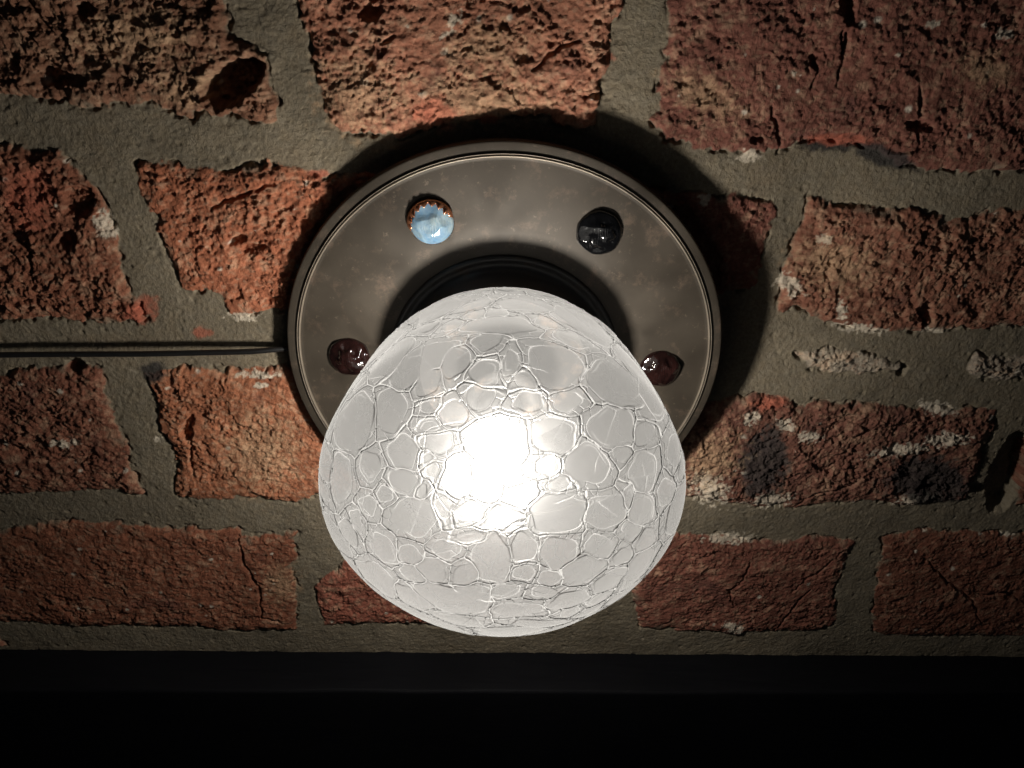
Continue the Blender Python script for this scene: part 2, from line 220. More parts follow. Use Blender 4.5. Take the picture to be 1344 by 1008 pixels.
# ------------------------------------------------------------------ the brick wall: one height field in mm
# per brick: face height, roughness, smooth scale, base colour
RED = np.array((1., .96, .98))                # a shade redder than orange
BRICK_LOOK = {
 'B0': (2.6, 1.25, (.225, .108, .062)), 'B1': (4.2, 1.0, (.38, .165, .098)), 'B2': (2.2, .7, (.21, .082, .058)),
 'C0': (2.0, 1.1, (.27, .105, .058)), 'C1': (1.9, 1.0, (.38, .135, .066)), 'C2': (1.6, .8, (.22, .085, .06)), 'C3': (2.4, 1.0, (.235, .098, .06)),
 'D0': (1.4, 1.2, (.36, .32, .25)), 'D1': (1.4, 1.2, (.32, .28, .22)),
 'E0': (1.9, .9, (.22, .086, .051)), 'E1': (2.2, .85, (.37, .142, .068)), 'E2': (2.0, 1.1, (.19, .082, .056)), 'E3': (1.8, .8, (.2, .08, .05)),
 'F0': (1.9, .6, (.255, .094, .050)), 'F1': (1.8, .8, (.32, .11, .07)), 'F2': (1.8, .65, (.225, .086, .058)), 'F3': (1.8, .55, (.20, .076, .046)),
}

def build_wall():
    rs = np.random.default_rng(5)
    outl = dict(BRICK_OUTLINES); look = dict(BRICK_LOOK)
    # courses beyond the frame, laid in the same bond
    k = 0
    for row, (z0, z1) in enumerate(((12, 74), (86, 148), (160, 222), (234, 296), (308, 370))):
        x = -640 + (row % 2) * 110
        while x < 620:
            w = 212 if (k % 3) else 102
            outl['X%d' % k] = [(x, z0), (x + w, z0 + rs.uniform(-2, 2)), (x + w - 1, z1), (x + 1, z1 + rs.uniform(-2, 2))]
            look['X%d' % k] = (2, .8, tuple(np.array((.28, .105, .06)) * rs.uniform(.8, 1.2))); k += 1; x += w + 13
    for z0, z1 in ((-50, -1), (-113, -65), (-195, -138), (-266, -214)):
        for x, sg in ((-215, -1), (232, 1)):
            for i in range(2):
                w = 200; a, b = (x - w, x) if sg < 0 else (x, x + w)
                outl['X%d' % k] = [(a, z0), (b, z0), (b, z1), (a, z1)]
                look['X%d' % k] = (2, .8, tuple(np.array((.27, .10, .06)) * rs.uniform(.8, 1.2))); k += 1; x += sg * (w + 13)
    fine = .00036
    xs = np.concatenate([np.linspace(-.62, -.236, 90)[:-1], np.arange(-.236, .236, fine), np.linspace(.236, .62, 90)])
    zs = np.concatenate([np.arange(-.304, -.012, fine), np.linspace(-.0115, .02, 50), np.linspace(.0235, .37, 90)])
    X, Z = np.meshgrid(xs * 1000, zs * 1000)
    X = X.astype(np.float32); Z = Z.astype(np.float32)
    # wavering edges
    wx = X + 1.5 * fbm(X, Z, 14, 2, 11) + 1.3 * fbm(X, Z, 4, 3, 12) + .8 * fbm(X, Z, 1.7, 2, 13); wz = Z + 1.3 * fbm(X, Z, 14, 2, 21) + 1.3 * fbm(X, Z, 4, 3, 22) + .8 * fbm(X, Z, 1.7, 2, 23)
    mort = .45 * fbm(X, Z, 30, 2, 31) + .35 * fbm(X, Z, 9, 3, 32) + .13 * fbm(X, Z, 1.1, 3, 33, .75) + .16 * np.clip(facets(X, Z, 1.05, 133, .8), -.4, .8) + .12 * fbm(X * .3, Z, 1.6, 2, 34)
    mort -= .7 * pits(X, Z, 3.2, 35, .10) * .6
    mort += .22 * facets(X, Z, 6, 36, .6) * sstep(.1, .5, fbm(X, Z, 20, 2, 37))
    f_big = facets(wx * .8, wz, 7, 41, 1.2); f_mid = facets(X * .85, wz, 3.1, 42, 1.3); f_small = facets(wx, Z * 1.2, 1.7, 43, 1.2); f_tiny = facets(X, wz * 1.3, .95, 143, 1.0)
    n_big = fbm(X, Z, 26, 2, 44); n_mid = fbm(X, Z, 8, 3, 45); n_fine = fbm(X, Z, 2.2, 3, 46, .75)
    ridg = 1 - np.abs(fbm(X * .7, Z, 7, 3, 47)) * 3
    pit = pits(wx, wz, 6.2, 48, .14) * 1.0 + .6 * pits(X, Z, 2.3, 49, .22)
    sel = fbm(X, Z, 22, 2, 50); sel2 = fbm(X, Z, 13, 3, 51)
    bite = np.maximum(0, fbm(X, Z, 7, 3, 52)) * 3.2
    H = mort.copy(); bmask = np.zeros_like(X); sd_all = np.full_like(X, -99)
    tone1 = fbm(X, Z, 11, 3, 61, .6); tone2 = fbm(X, Z, 3.5, 3, 62, .65); tone3 = fbm(X, Z, 30, 2, 63); grit = fbm(X, Z, 1.1, 2, 64); flake = facets(X, Z * 1.5, 1.5, 65, .4)
    MC = np.array((.196, .166, .119), np.float32)
    sand = cells(X, Z, .9, 66)
    C = MC * (1 + .20 * tone3 + .20 * tone1 + .16 * grit + .22 * (sand[4] - .5))[..., None]
    grime = sstep(.05, .55, tone1 * .6 + tone3 * .7)[..., None]
    C = C * (1 - .35 * grime) + np.array((.13, .095, .06), np.float32) * .35 * grime
    C *= (1 + np.stack([.05 * tone2, .0 * tone2, -.08 * tone2], -1))
    for key, pts in outl.items():
        P = np.array(pts); x0, z0 = P.min(0) - 8; x1, z1 = P.max(0) + 8
        i0, i1 = np.searchsorted(zs * 1000, (z0, z1)); j0, j1 = np.searchsorted(xs * 1000, (x0, x1))
        if i1 - i0 < 2 or j1 - j0 < 2: continue
        s = (slice(i0, i1), slice(j0, j1))
        sd = poly_sdf(wx[s], wz[s], pts) - bite[s]
        base, rough, bc = look[key]
        amp = .45 + .9 * sstep(-.35, .35, sel2[s])
        hv = base * .55 + rough * (1.2 * n_big[s] + .9 * n_mid[s]
             + (.6 + .7 * sel[s]) * (1.0 * f_big[s] + .65 * f_mid[s]) + amp * (.5 * f_small[s] + .26 * f_tiny[s] + .6 * n_fine[s]) + .2 * ridg[s] - .9 * pit[s] * (.4 + .6 * sstep(-.1, .5, sel[s])))
        e = sstep(-.35, 1.1, sd)
        hv = hv * (.35 + .65 * sstep(0, 4, sd)) + .1
        # crevices between brick and mortar here and there
        crev = np.exp(-((sd + .25) / .5) ** 2) * sstep(-.12, .3, fbm(X[s], Z[s], 7, 3, 71)) * 1.9
        H[s] = H[s] * (1 - e) + hv * e - crev
        bc = np.array(bc, np.float32) * RED
        c = bc * (1 + .38 * tone1[s] + .34 * tone2[s] + .22 * grit[s])[..., None]
        dusty = sstep(.12, .6, tone2[s] * .7 + tone1[s] * .6 + rough * .12)[..., None]
        c = c * (1 - .5 * dusty) + np.array((.40, .27, .175), np.float32) * .5 * dusty * (.75 + .5 * bc[0] / .3)
        purp = sstep(.2, .6, tone3[s] * .6 - tone1[s] * .6)[..., None]
        c = c * (1 - .5 * purp) + np.array((.15, .065, .055), np.float32) * .5 * purp
        dark = sstep(.3, .6, -tone2[s] + .25 * tone3[s])[..., None]
        c = c * (1 - .3 * dark)
        fl = sstep(.22, .5, flake[s] + .35 * tone2[s])[..., None] * .5
        c = c * (1 - fl) + np.array((.43, .27, .18), np.float32) * (.5 + bc[0]) * fl
        m = sstep(-.1, .35, sd)[..., None]
        C[s] = C[s] * (1 - m) + np.clip(c, .01, .8) * m
        bmask[s] = np.maximum(bmask[s], e); sd_all[s] = np.maximum(sd_all[s], sd)
    # smears of mortar over brick edges, specks of lime
    smear = sstep(.12, .45, fbm(X, Z, 8, 4, 81)) * sstep(4.5, .1, sd_all) * (sd_all > 0) * .85
    C = C * (1 - smear[..., None]) + MC * 1.05 * smear[..., None]
    d1, d2, dx, dz, ra, rb, rc, re = cells(X, Z, 4.2, 82)
    spk = (ra < .045) * sstep(.30 * rb + .04, .12 * rb, d1 + .16 * tone2) * (bmask > .5)
    C = C * (1 - .85 * spk[..., None]) + np.array((.62, .56, .47), np.float32) * .85 * spk[..., None]
    brk = fbm(X, Z, 2.2, 3, 83, .7)
    for kind, e in STAINS:
        q = ell_q(X, Z, e); near = q < 2.4
        m = np.zeros_like(X)
        if kind == 'white':
            m[near] = sstep(.2, -.15, (q[near] - .72) - 1.15 * brk[near]); rgb = (.6, .53, .43); a = .85; H += .25 * m * (.3 + f_mid)
        elif kind == 'black':
            m[near] = sstep(.25, -.25, (q[near] - .95) - .5 * (tone2[near] + tone1[near])); rgb = (.033, .031, .032); a = .9
        elif kind == 'tan':
            m[near] = sstep(.5, -.5, (q[near] - .7) - .9 * brk[near] - .5 * tone2[near]); rgb = (.47, .31, .185); a = .6
        else:
            m[near] = sstep(.3, -.3, (q[near] - .8) - .7 * tone2[near]); rgb = (.45, .12, .07); a = .7
        v = (1 + .35 * tone2 + .25 * grit)
        m = (m * a)[..., None]
        C = C * (1 - m) + (np.array(rgb, np.float32) * v[..., None]) * m
    for e, depth in HOLES:
        q = ell_q(wx, wz, e)
        H -= depth * sstep(1.12, .78, q) * (1 + .15 * n_mid)
        if 6 < depth < 6.8: H += 1.2 * np.exp(-((q - 1.25) / .18) ** 2)
    for c in CRACKS:
        d, t = line_dist(X + 1.1 * fbm(X, Z, 4, 2, 91), Z + 1.1 * fbm(X, Z, 4, 2, 92), c)
        w = .35 + .5 * np.sin(np.pi * np.clip(t, 0, 1))
        H -= 1.6 * sstep(w, w * .25, d)
    # a groove in the joint behind the cable
    H -= .8 * np.exp(-((Z + 121.5) / 2.2) ** 2) * (X < -60)
    H -= 5.0 * np.exp(-((X - 92) / 24) ** 2 - ((Z + 100) / 46) ** 2)      # a sunken patch beside the plate
    H = np.clip(H, -12, 6)
    Y = TILT * X - H + SET * 1000
    P = np.stack([X, Y, Z], -1) / 1000
    P = np.ascontiguousarray(P[:, ::1])
    me = grid_mesh('brick_wall', P)
    grey = C.mean(-1, keepdims=True); C = (C * .93 + grey * .07) * np.array((.96, .94, .91), np.float32)
    attr_col(me, 'tint', np.clip(C, .008, .85)); attr(me, 'brick', bmask)
    N = Nodes('old_brickwork')
    tint = N.attr('tint').outputs['Color']; bk = N.attr('brick').outputs['Fac']
    g1 = N.noise(900, 5, .7); g2 = N.noise(2600, 3, .6)
    c = N.mix(1., tint, N.mix(g1, (.62, .6, .58), (1.38, 1.38, 1.36)), 'MULTIPLY')
    c = N.mix(1., c, N.mix(g2, (.7, .7, .7), (1.3, 1.3, 1.3)), 'MULTIPLY')
    h = N.math('ADD', N.math('MULTIPLY', g1, N.math('ADD', N.math('MULTIPLY', bk, .5), .9)), N.math('MULTIPLY', g2, .45))
    b = N.bsdf(Base_Color=c, Roughness=.92, Specular_IOR_Level=.22, Normal=N.bump(h, .85, .0007))
    o = link('brick_wall', me, N.done(b.outputs[0]))
    me.flip_normals()
    tag(o, 'rough old red brick wall with wide grey mortar joints behind the lamp', 'wall', kind='thing')
    return o

build_wall()

# ------------------------------------------------------------------ black beam under the wall
def build_beam():
    w, y0, y1, z0, z1, r = .62, -.0192, .06, -.46, -.2829, .0016
    prof = [(y1, z0), (y1, z1)]
    for i in range(7):
        a = math.pi / 2 * i / 6; prof.append((y0 + r - r * math.sin(a), z1 - r + r * math.cos(a)))
    prof += [(y0, z0), (y1, z0)]
    xs = np.linspace(-w, w, 240); pr = []
    # resample the flats so the hand-planed surface can waver a little
    for (a, b) in zip(prof[:-1], prof[1:]):
        n = max(1, int(math.hypot(b[0] - a[0], b[1] - a[1]) / .004))
        pr += [(a[0] + (b[0] - a[0]) * i / n, a[1] + (b[1] - a[1]) * i / n) for i in range(n)]
    pr = np.array(pr + [prof[-1]])
    X, I = np.meshgrid(xs, np.arange(len(pr)))
    Yv = pr[I, 0]; Zv = pr[I, 1]
    wob = fbm(X * 1000, (Yv + Zv) * 1000, 60, 2, 7) * .0004
    P = np.stack([X, Yv + wob + BEAM_SKEW * X, Zv + wob + BEAM_SLOPE * X], -1)
    me = grid_mesh('timber_beam', P)
    bm = bmesh.new(); bm.from_mesh(me)
    bmesh.ops.remove_doubles(bm, verts=bm.verts, dist=1e-6)
    bmesh.ops.holes_fill(bm, edges=[e for e in bm.edges if e.is_boundary], sides=0)
    bmesh.ops.recalc_face_normals(bm, faces=bm.faces); bm.to_mesh(me); bm.free()
    N = Nodes('black_painted_wood')
    mp = N.n('Mapping'); N.put(mp.inputs['Vector'], N.obj()); mp.inputs['Scale'].default_value = (8, 160, 160)
    gr = N.noise(4, 6, .65, mp.outputs[0]); sp = N.noise(420, 4, .7)
    c = N.mix(gr, (.003, .003, .004), (.007, .007, .008))
    c = N.mix(N.ramp(sp, .68, .8), c, (.03, .027, .024))
    b = N.bsdf(Base_Color=c, Roughness=N.ramp(gr, .3, .7, .55, .75), Specular_IOR_Level=.06, Normal=N.bump(gr, .3, .0004))
    o = link('timber_beam', me, N.done(b.outputs[0]), smooth=True)
    tag(o, 'dark black beam with a narrow top ledge along the foot of the brick wall', 'beam', kind='thing')
build_beam()

# ------------------------------------------------------------------ cable along the joint
def tube(name, pts, rad, mat, parent=None, seg=14):
    pts = [Vector(p) for p in pts]; n = len(pts); P = np.zeros((n, seg, 3))
    for i, p in enumerate(pts):
        t = (pts[min(i + 1, n - 1)] - pts[max(i - 1, 0)]).normalized()
        u = t.cross(Vector((0, 1, 0))).normalized(); v = u.cross(t)
        for j in range(seg):
            a = 2 * math.pi * j / seg; P[i, j] = p + (u * math.cos(a) + v * math.sin(a)) * rad
    me = grid_mesh(name, P, wrap=True)
    bm = bmesh.new(); bm.from_mesh(me); bmesh.ops.holes_fill(bm, edges=[e for e in bm.edges if e.is_boundary], sides=0)
    bmesh.ops.recalc_face_normals(bm, faces=bm.faces); bm.to_mesh(me); bm.free()
    return link(name, me, mat, parent)

N = Nodes('black_cable_sheath')
b = N.bsdf(Base_Color=N.mix(N.noise(300, 4), (.006, .006, .006), (.016, .0155, .015)), Roughness=.38, Normal=N.bump(N.noise(500, 3), .2, .0003))
cab = []
for i in range(120):
    x = -.6 + .56 * i / 119
    z = float(np.interp(x, (-.6, -.197, -.168, -.119, -.076, -.04), (-.116, -.1217, -.1224, -.1233, -.1242, -.1250)))
    y = TILT * x + SET - float(np.interp(x, (-.12, -.085, -.068), (.0056, .0046, .0006))) + .0003 * math.sin(x * 70)
    cab.append((x, y, z + .0002 * math.sin(x * 45)))
o = tube('power_cable', cab, .00095, N.done(b.outputs[0]))
tag(o, 'thin black cable running along a mortar joint to the lamp', 'cable')

# ------------------------------------------------------------------ the lamp
lamp = bpy.data.objects.new('wall_lamp', None); col.objects.link(lamp); lamp.location = (LAMP_X, 0, LAMP_Z); lamp.empty_display_size = .05
tag(lamp, 'round dark bronze wall lamp with a lit crackle glass shade and four glass gems', 'lamp')

def bronze(name, lo, hi, metal, rough, spots=True):
    N = Nodes(name)
    a = N.noise(38, 6, .6); f = N.noise(420, 5, .7); st = N.noise(120, 6, .75)
    c = N.mix(N.ramp(a, .3, .7), lo, hi)
    c = N.mix(N.math('MULTIPLY', N.ramp(N.noise(17, 3, .5), .42, .62), .45), c, N.mix(.5, lo, (.03, .026, .022)))
    c = N.mix(N.math('MULTIPLY', N.ramp(st, .54, .70), .75), c, (.12, .085, .062))
    c = N.mix(N.math('MULTIPLY', N.ramp(f, .62, .74), .5 if spots else 0.), c, (.22, .17, .13))
    c = N.mix(N.math('MULTIPLY', N.ramp(f, .38, .25), .4), c, (.03, .027, .023))
    b = N.bsdf(Base_Color=c, Metallic=metal, Roughness=N.ramp(a, .3, .7, rough - .06, rough + .08), Specular_IOR_Level=.35, Normal=N.bump(N.noise(160, 5, .6), .12, .0004))
    return N.done(b.outputs[0])
M_plate = bronze('patinated_bronze', (.040, .032, .0235), (.064, .052, .0385), .2, .5)
M_rim = bronze('worn_bronze_edge', (.13, .11, .085), (.23, .19, .145), .5, .42)
M_darkened = bronze('darkened_inside', (.012, .012, .012), (.02, .019, .018), .1, .7, False)  # near-black colour stands in for shade inside the holder
M_collar = bronze('blackened_metal', (.065, .063, .062), (.095, .093, .09), .3, .5, False)

plate = lathe('back_plate', [(20, -8.4), (34, -8.3), (44, -8.2), (54, -8.05), (62, -7.8), (66.0, -7.62), (66.6, -7.6), (66.9, -7.7), (68.6, -7.68), (69.6, -7.62), (70.9, -7.54), (71.3, -7.48),
                             (71.42, -7.4), (71.6, -7.1), (71.7, -6.7), (71.75, -4.9), (71.2, -4.2), (69.5, -4.3), (60, -4.8), (49, -4.9)], M_plate, lamp)
rim = lathe('rim_ring', [(67.0, -7.3), (67.1, -8.2), (67.3, -8.5), (67.6, -8.52), (67.8, -8.3), (67.85, -8.15), (68.0, -8.15), (68.05, -8.3), (68.2, -8.32), (68.3, -8.2), (68.35, -7.3)], M_rim, plate)
lathe('back_box', [(20, -5.2), (49.5, -5.2), (50, -4.7), (50, 9), (20, 9)], M_collar, lamp)
lathe('shade_holder', [(20, -8.0), (37.3, -8.0), (37.5, -8.8), (37.2, -9.6), (36.7, -9.9), (36.1, -9.8), (35.4, -9.3), (34.6, -9.2), (33.6, -9.8), (33.0, -12), (32.8, -15),
                       (32.6, -21), (32.4, -22.4), (31.9, -22.8)], M_collar, lamp)
lathe('socket_cup', [(31.9, -22.6), (31.0, -21), (30.6, -15), (8, -14)], M_darkened, lamp)  # added dark lining, keeps the lit holder from showing through the glass
# lamp socket inside
lathe('bulb_socket', [(2, -12), (11, -12.2), (11.4, -14), (11.4, -33), (11, -34.5), (9, -35), (2, -35)], M_darkened, lamp, 64)

# bulb: a small frosted globe, the light of the scene
def bulb_mat(strength, color):
    N = Nodes('lit_bulb'); e = N.n('Emission'); N.put(e.inputs[0], color); N.put(e.inputs[1], strength); return N.done(e.outputs[0])
bulb = lathe('light_bulb', [(.01, -69.6)] + [(5.6 * math.sin(a), -64.0 - 5.6 * math.cos(a)) for a in np.linspace(.1, 2.75, 26)] + [(2.2, -58.8)], bulb_mat(BULB, (1, .95, .87)), lamp, 64)
bulb.location = (-.0014, 0, .0)
lathe('bulb_base', [(1.8, -59.4), (4.2, -56), (6.2, -48), (6.5, -34.6)], M_darkened, bulb, 48)

# shade
def build_shade():
    sy = np.array([-107.3, -104.4, -98.4, -90.2, -80.2, -68.6, -55.5, -41.0, -25.2, -17.0])
    sr = np.array([0, 15.8, 27.5, 37.6, 45.8, 45.9, 44.1, 41.2, 33.0, 27.])
    # smooth monotone curve through r^2 (cubic, finite-difference tangents)
    q = sr ** 2; h = np.diff(sy); s = np.diff(q) / h
    m = np.concatenate([[s[0] * 1.15], (s[:-1] * h[1:] + s[1:] * h[:-1]) / (h[:-1] + h[1:]), [s[-1]]])
    def r_at(y):
        i = np.clip(np.searchsorted(sy, y) - 1, 0, len(h) - 1); t = (y - sy[i]) / h[i]
        v = (2 * t**3 - 3 * t**2 + 1) * q[i] + (t**3 - 2 * t**2 + t) * h[i] * m[i] + (-2 * t**3 + 3 * t**2) * q[i + 1] + (t**3 - t**2) * h[i] * m[i + 1]
        return np.sqrt(np.maximum(v, 1e-4))
    yy = sy[0] + (sy[-1] - sy[0]) * np.linspace(0, 1, 4000) ** 2
    rr = r_at(yy)
    for _ in range(60): rr[1:-1] = .25 * rr[:-2] + .5 * rr[1:-1] + .25 * rr[2:]
    L = np.concatenate([[0], np.cumsum(np.hypot(np.diff(yy), np.diff(rr)))])
    Ls = np.concatenate([np.arange(.03, 84, .14), np.linspace(84, L[-1], 90)]); nl, na = len(Ls), 2000
    y = np.interp(Ls, L, yy); r = np.interp(Ls, L, rr)
    a = np.linspace(0, 2 * np.pi, na, endpoint=False)
    P = np.stack([np.outer(r, np.cos(a)), np.repeat(y[:, None], na, 1), np.outer(r, np.sin(a))], -1)
    ty = np.gradient(y, Ls); tr = np.gradient(r, Ls)
    Nn = np.stack([np.outer(-ty, np.cos(a)), np.repeat(tr[:, None], na, 1), np.outer(-ty, np.sin(a))], -1)
    Nn *= -np.sign((Nn[nl // 2, 0] * [-1, 0, 0]).sum() or 1) * -1
    out = np.stack([np.outer(np.ones(nl), np.cos(a)), np.zeros((nl, na)), np.outer(np.ones(nl), np.sin(a))], -1)
    if (Nn * out)[nl // 2].sum() < 0: Nn = -Nn
    Nn /= np.linalg.norm(Nn, axis=-1, keepdims=True)
    V = P.reshape(-1, 3).astype(np.float32); NV = Nn.reshape(-1, 3)
    # flow the pattern a little so that outlines waver
    def wav(v, sc, am, ph):
        return v + am * np.stack([np.sin(v[:, 1] / sc + ph) + .6 * np.sin(v[:, 2] / sc * 2.3 + ph), np.sin(v[:, 2] / sc + 2 * ph) + .6 * np.sin(v[:, 0] / sc * 2.1),
                                  np.sin(v[:, 0] / sc + 3 * ph) + .6 * np.sin(v[:, 1] / sc * 2.7)], -1).astype(np.float32)
    W = wav(wav(V, 2.1, .22, .7), .8, .07, 1.9)
    big = np.array(SHADE_CELLS, np.float32)
    rng = np.random.default_rng(14)
    # fill the places without a traced island with further islands of mixed sizes
    sites = [(b[:3], b[3:6], b[6:9]) for b in big]
    invs = []
    def add(c, u, v):
        n = np.cross(u, v); n = n / np.linalg.norm(n) * math.sqrt(np.linalg.norm(u) * np.linalg.norm(v))
        invs.append((c, np.linalg.inv(np.stack([u, v, n], 1))))
    for st in sites: add(*st)
    def cover(p, pad):
        cs = np.array([c for c, _ in invs]); ms = np.array([m for _, m in invs])
        k = np.einsum('nij,nqj->nqi', ms, p[None] - cs[:, None])
        return bool(((np.hypot(k[..., 0], k[..., 1]) < pad) & (np.abs(k[..., 2]) < 2)).any())
    tries = rng.integers(0, len(V), 1500)
    for ti, i in enumerate(tries):
        p = V[i]; n = NV[i]
        R = (8.5, 6., 4.2, 3.0)[min(3, ti // 250)] * rng.uniform(.8, 1.15)
        if i // na < 12: continue
        u = np.cross(n, (0, 1, 0)); u /= np.linalg.norm(u) + 1e-6; v = np.cross(n, u)
        an = rng.uniform(0, 6.3); e = rng.uniform(.75, 1.3)
        uu = (u * math.cos(an) + v * math.sin(an)); vv = (-u * math.sin(an) + v * math.cos(an))
        if cover(p + R * .8 * np.stack([uu * 0, uu, -uu, vv, -vv]), 1.12): continue
        sites.append((p, (uu * R * e).astype(np.float32), (vv * R / e).astype(np.float32))); add(*sites[-1])
    dL = .14; idx = np.arange(nl * na).reshape(nl, na)
    def window(c, rad):
        rc = math.hypot(c[0], c[2]); i = int(np.argmin((r - rc) ** 2 + (y - c[1]) ** 2)); k = int(rad / dL) + 1
        i0, i1 = max(0, i - k), min(nl, i + k + 1); rm = float(r[i0:i1].min())
        if rm < rad * 1.5 or i0 == 0: return idx[i0:i1].reshape(-1)
        w = int(rad * 1.3 / rm / (2 * math.pi) * na) + 2; j = int(math.atan2(c[2], c[0]) / (2 * math.pi) * na)
        return idx[i0:i1][:, np.arange(j - w, j + w) % na].reshape(-1)
    d1 = np.full(len(V), 99, np.float32); d2 = d1.copy(); own = np.zeros(len(V), np.int32)
    for si, (c, u, v) in enumerate(sites):
        n = np.cross(u, v); rad = math.sqrt(np.linalg.norm(u) * np.linalg.norm(v)); n = n / (np.linalg.norm(n) + 1e-9) * rad
        near = window(c, max(np.linalg.norm(u), np.linalg.norm(v)) + 6)
        k = (W[near] - c) @ np.linalg.inv(np.stack([u, v, n], 1)).T
        qv = np.sqrt(k[:, 0] ** 2 + k[:, 1] ** 2 + .3 * k[:, 2] ** 2)
        # rounded polygons rather than pure ellipses
        ang = np.arctan2(k[:, 1], k[:, 0]); qv *= 1 + .06 * np.sin(3 * ang + si * 1.7) + .05 * np.sin(5 * ang + si)
        d = (qv - 1) * rad
        o1 = d1[near]; m = d < o1
        d2[near] = np.where(m, o1, np.minimum(d2[near], d)); d1[near] = np.where(m, d, o1); own[near] = np.where(m, si, own[near])
    edge = d2 - d1
    # finer cracks from a second set of cells
    W2 = wav(wav(V, 1.7, .5, 2.2), .7, .10, .4)
    def voro(Wq, pts, rad):
        f1 = np.full(len(V), 99, np.float32); f2 = f1 + 100
        for c in pts:
            near = window(c, rad)
            d = np.linalg.norm(Wq[near] - c, axis=1)
            o1 = f1[near]; m = d < o1
            f2[near] = np.where(m, o1, np.minimum(f2[near], d)); f1[near] = np.where(m, d, o1)
        return f2 - f1
    def scatter(n, gap):
        keep = []
        for p in V[rng.integers(na * 8, len(V), n)]:
            if not keep or ((np.array(keep) - p) ** 2).sum(1).min() > gap * gap: keep.append(p)
        return keep
    fine = voro(W2, scatter(4200, 1.7), 7.)
    mid = voro(wav(W, 3.3, .5, 3.1), scatter(260, 7.5), 18.)
    nz = np.sin(V[:, 0] / 5.1 + 1) * np.sin(V[:, 1] / 4.3 + .5) * np.sin(V[:, 2] / 4.7 + 2)
    gap = sstep(-.05, .45, d1)
    wv = np.sin(V[:, 0] / 2.3 + 2) * np.sin(V[:, 1] / 1.9) * np.sin(V[:, 2] / 2.6 + 1)
    lw = .15 + .06 * wv
    l_med = sstep(lw + .10, lw * .3, edge * .6) * sstep(-1.8, -.2, d1)
    l_fine = sstep(.20, .04, fine) * gap
    l_rim = np.exp(-((d1 - .18) / .14) ** 2) * sstep(-.6, .25, wv + nz)
    l_rim2 = np.exp(-((d1 + .75) / .10) ** 2) * sstep(.05, .3, nz) * sstep(0, .4, wv)
    l_mid = sstep(.24, .06, mid) * sstep(.0, .14, nz)
    h = -.20 * sstep(-.08, .16, d1) + .19 * l_med + .13 * l_fine + .13 * l_rim + .06 * l_rim2 + .08 * l_mid - .09 * np.exp(-((edge - .75) / .3) ** 2) * sstep(-1.4, -.2, d1)
    h += .10 * sstep(0, -4, d1)                       # islands swell slightly
    line = np.clip(np.maximum.reduce([l_med, .8 * l_fine, .75 * l_rim, .4 * l_rim2, .5 * l_mid]), 0, 1)
    fade = np.repeat(sstep(.2, 2.0, Ls)[:, None], na, 1).reshape(-1)
    V2 = V + NV * (h * AMP * fade)[:, None]
    me = grid_mesh('glass_shade', (V2.reshape(nl, na, 3) / 1000), wrap=True)
    attr(me, 'crack', line * fade); attr(me, 'relief', (h + .08 * l_fine + .05 * l_rim + .04 * l_mid) * fade); attr(me, 'groove', sstep(-.1, .5, d1))
    # normals outwards
    p0 = me.polygons[(nl // 2) * na]
    if p0.normal.dot(Vector((p0.center.x, 0, p0.center.z))) < 0: me.flip_normals()
    N = Nodes('frosted_crackle_glass')
    ck = N.attr('crack').outputs['Fac']; gv = N.attr('groove').outputs['Fac']
    frost = N.noise(1500, 4, .7); blot = N.noise(130, 5, .6)
    nb = N.bump(frost, .05, .0002, N.bump(N.attr('relief').outputs['Fac'], 1., .001 * BUMP))
    tr = N.n('BsdfTransparent')
    rf = N.n('BsdfRefraction'); rf.distribution = 'GGX'; N.put(rf.inputs['IOR'], 1.12); N.put(rf.inputs['Roughness'], N.ramp(blot, .3, .7, .24, .32)); N.put(rf.inputs['Normal'], nb)
    N.put(rf.inputs['Color'], (1, 1, 1))
    tl = N.n('BsdfTranslucent'); N.put(tl.inputs['Color'], N.mix(ck, N.mix(frost, (GREY*.85,)*3, (GREY*1.15,)*3), (GREY * LINE,) * 3)); N.put(tl.inputs['Normal'], nb)
    df = N.n('BsdfDiffuse'); N.put(df.inputs['Color'], (GREY,)*3); N.put(df.inputs['Normal'], nb)
    br = N.n('BsdfRefraction'); br.distribution = 'GGX'; N.put(br.inputs['IOR'], 1.45); N.put(br.inputs['Roughness'], .62); N.put(br.inputs['Normal'], nb)
    N.put(br.inputs['Color'], (BROAD,) * 3)
    base = N.shade(N.shade(tl.outputs[0], df.outputs[0], .2), br.outputs[0], N.math('SUBTRACT', .65, N.math('MULTIPLY', N.math('POWER', ck, .6), .35)))
    thru = N.shade(base, rf.outputs[0], N.math('SUBTRACT', RFR, N.math('MULTIPLY', N.math('POWER', ck, .6), RFR)))
    s = N.shade(thru, tr.outputs[0], N.math('MULTIPLY', N.math('SUBTRACT', 1., N.math('POWER', ck, .7)), CLEAR))
    return link('glass_shade', me, N.done(s), lamp)
build_shade()

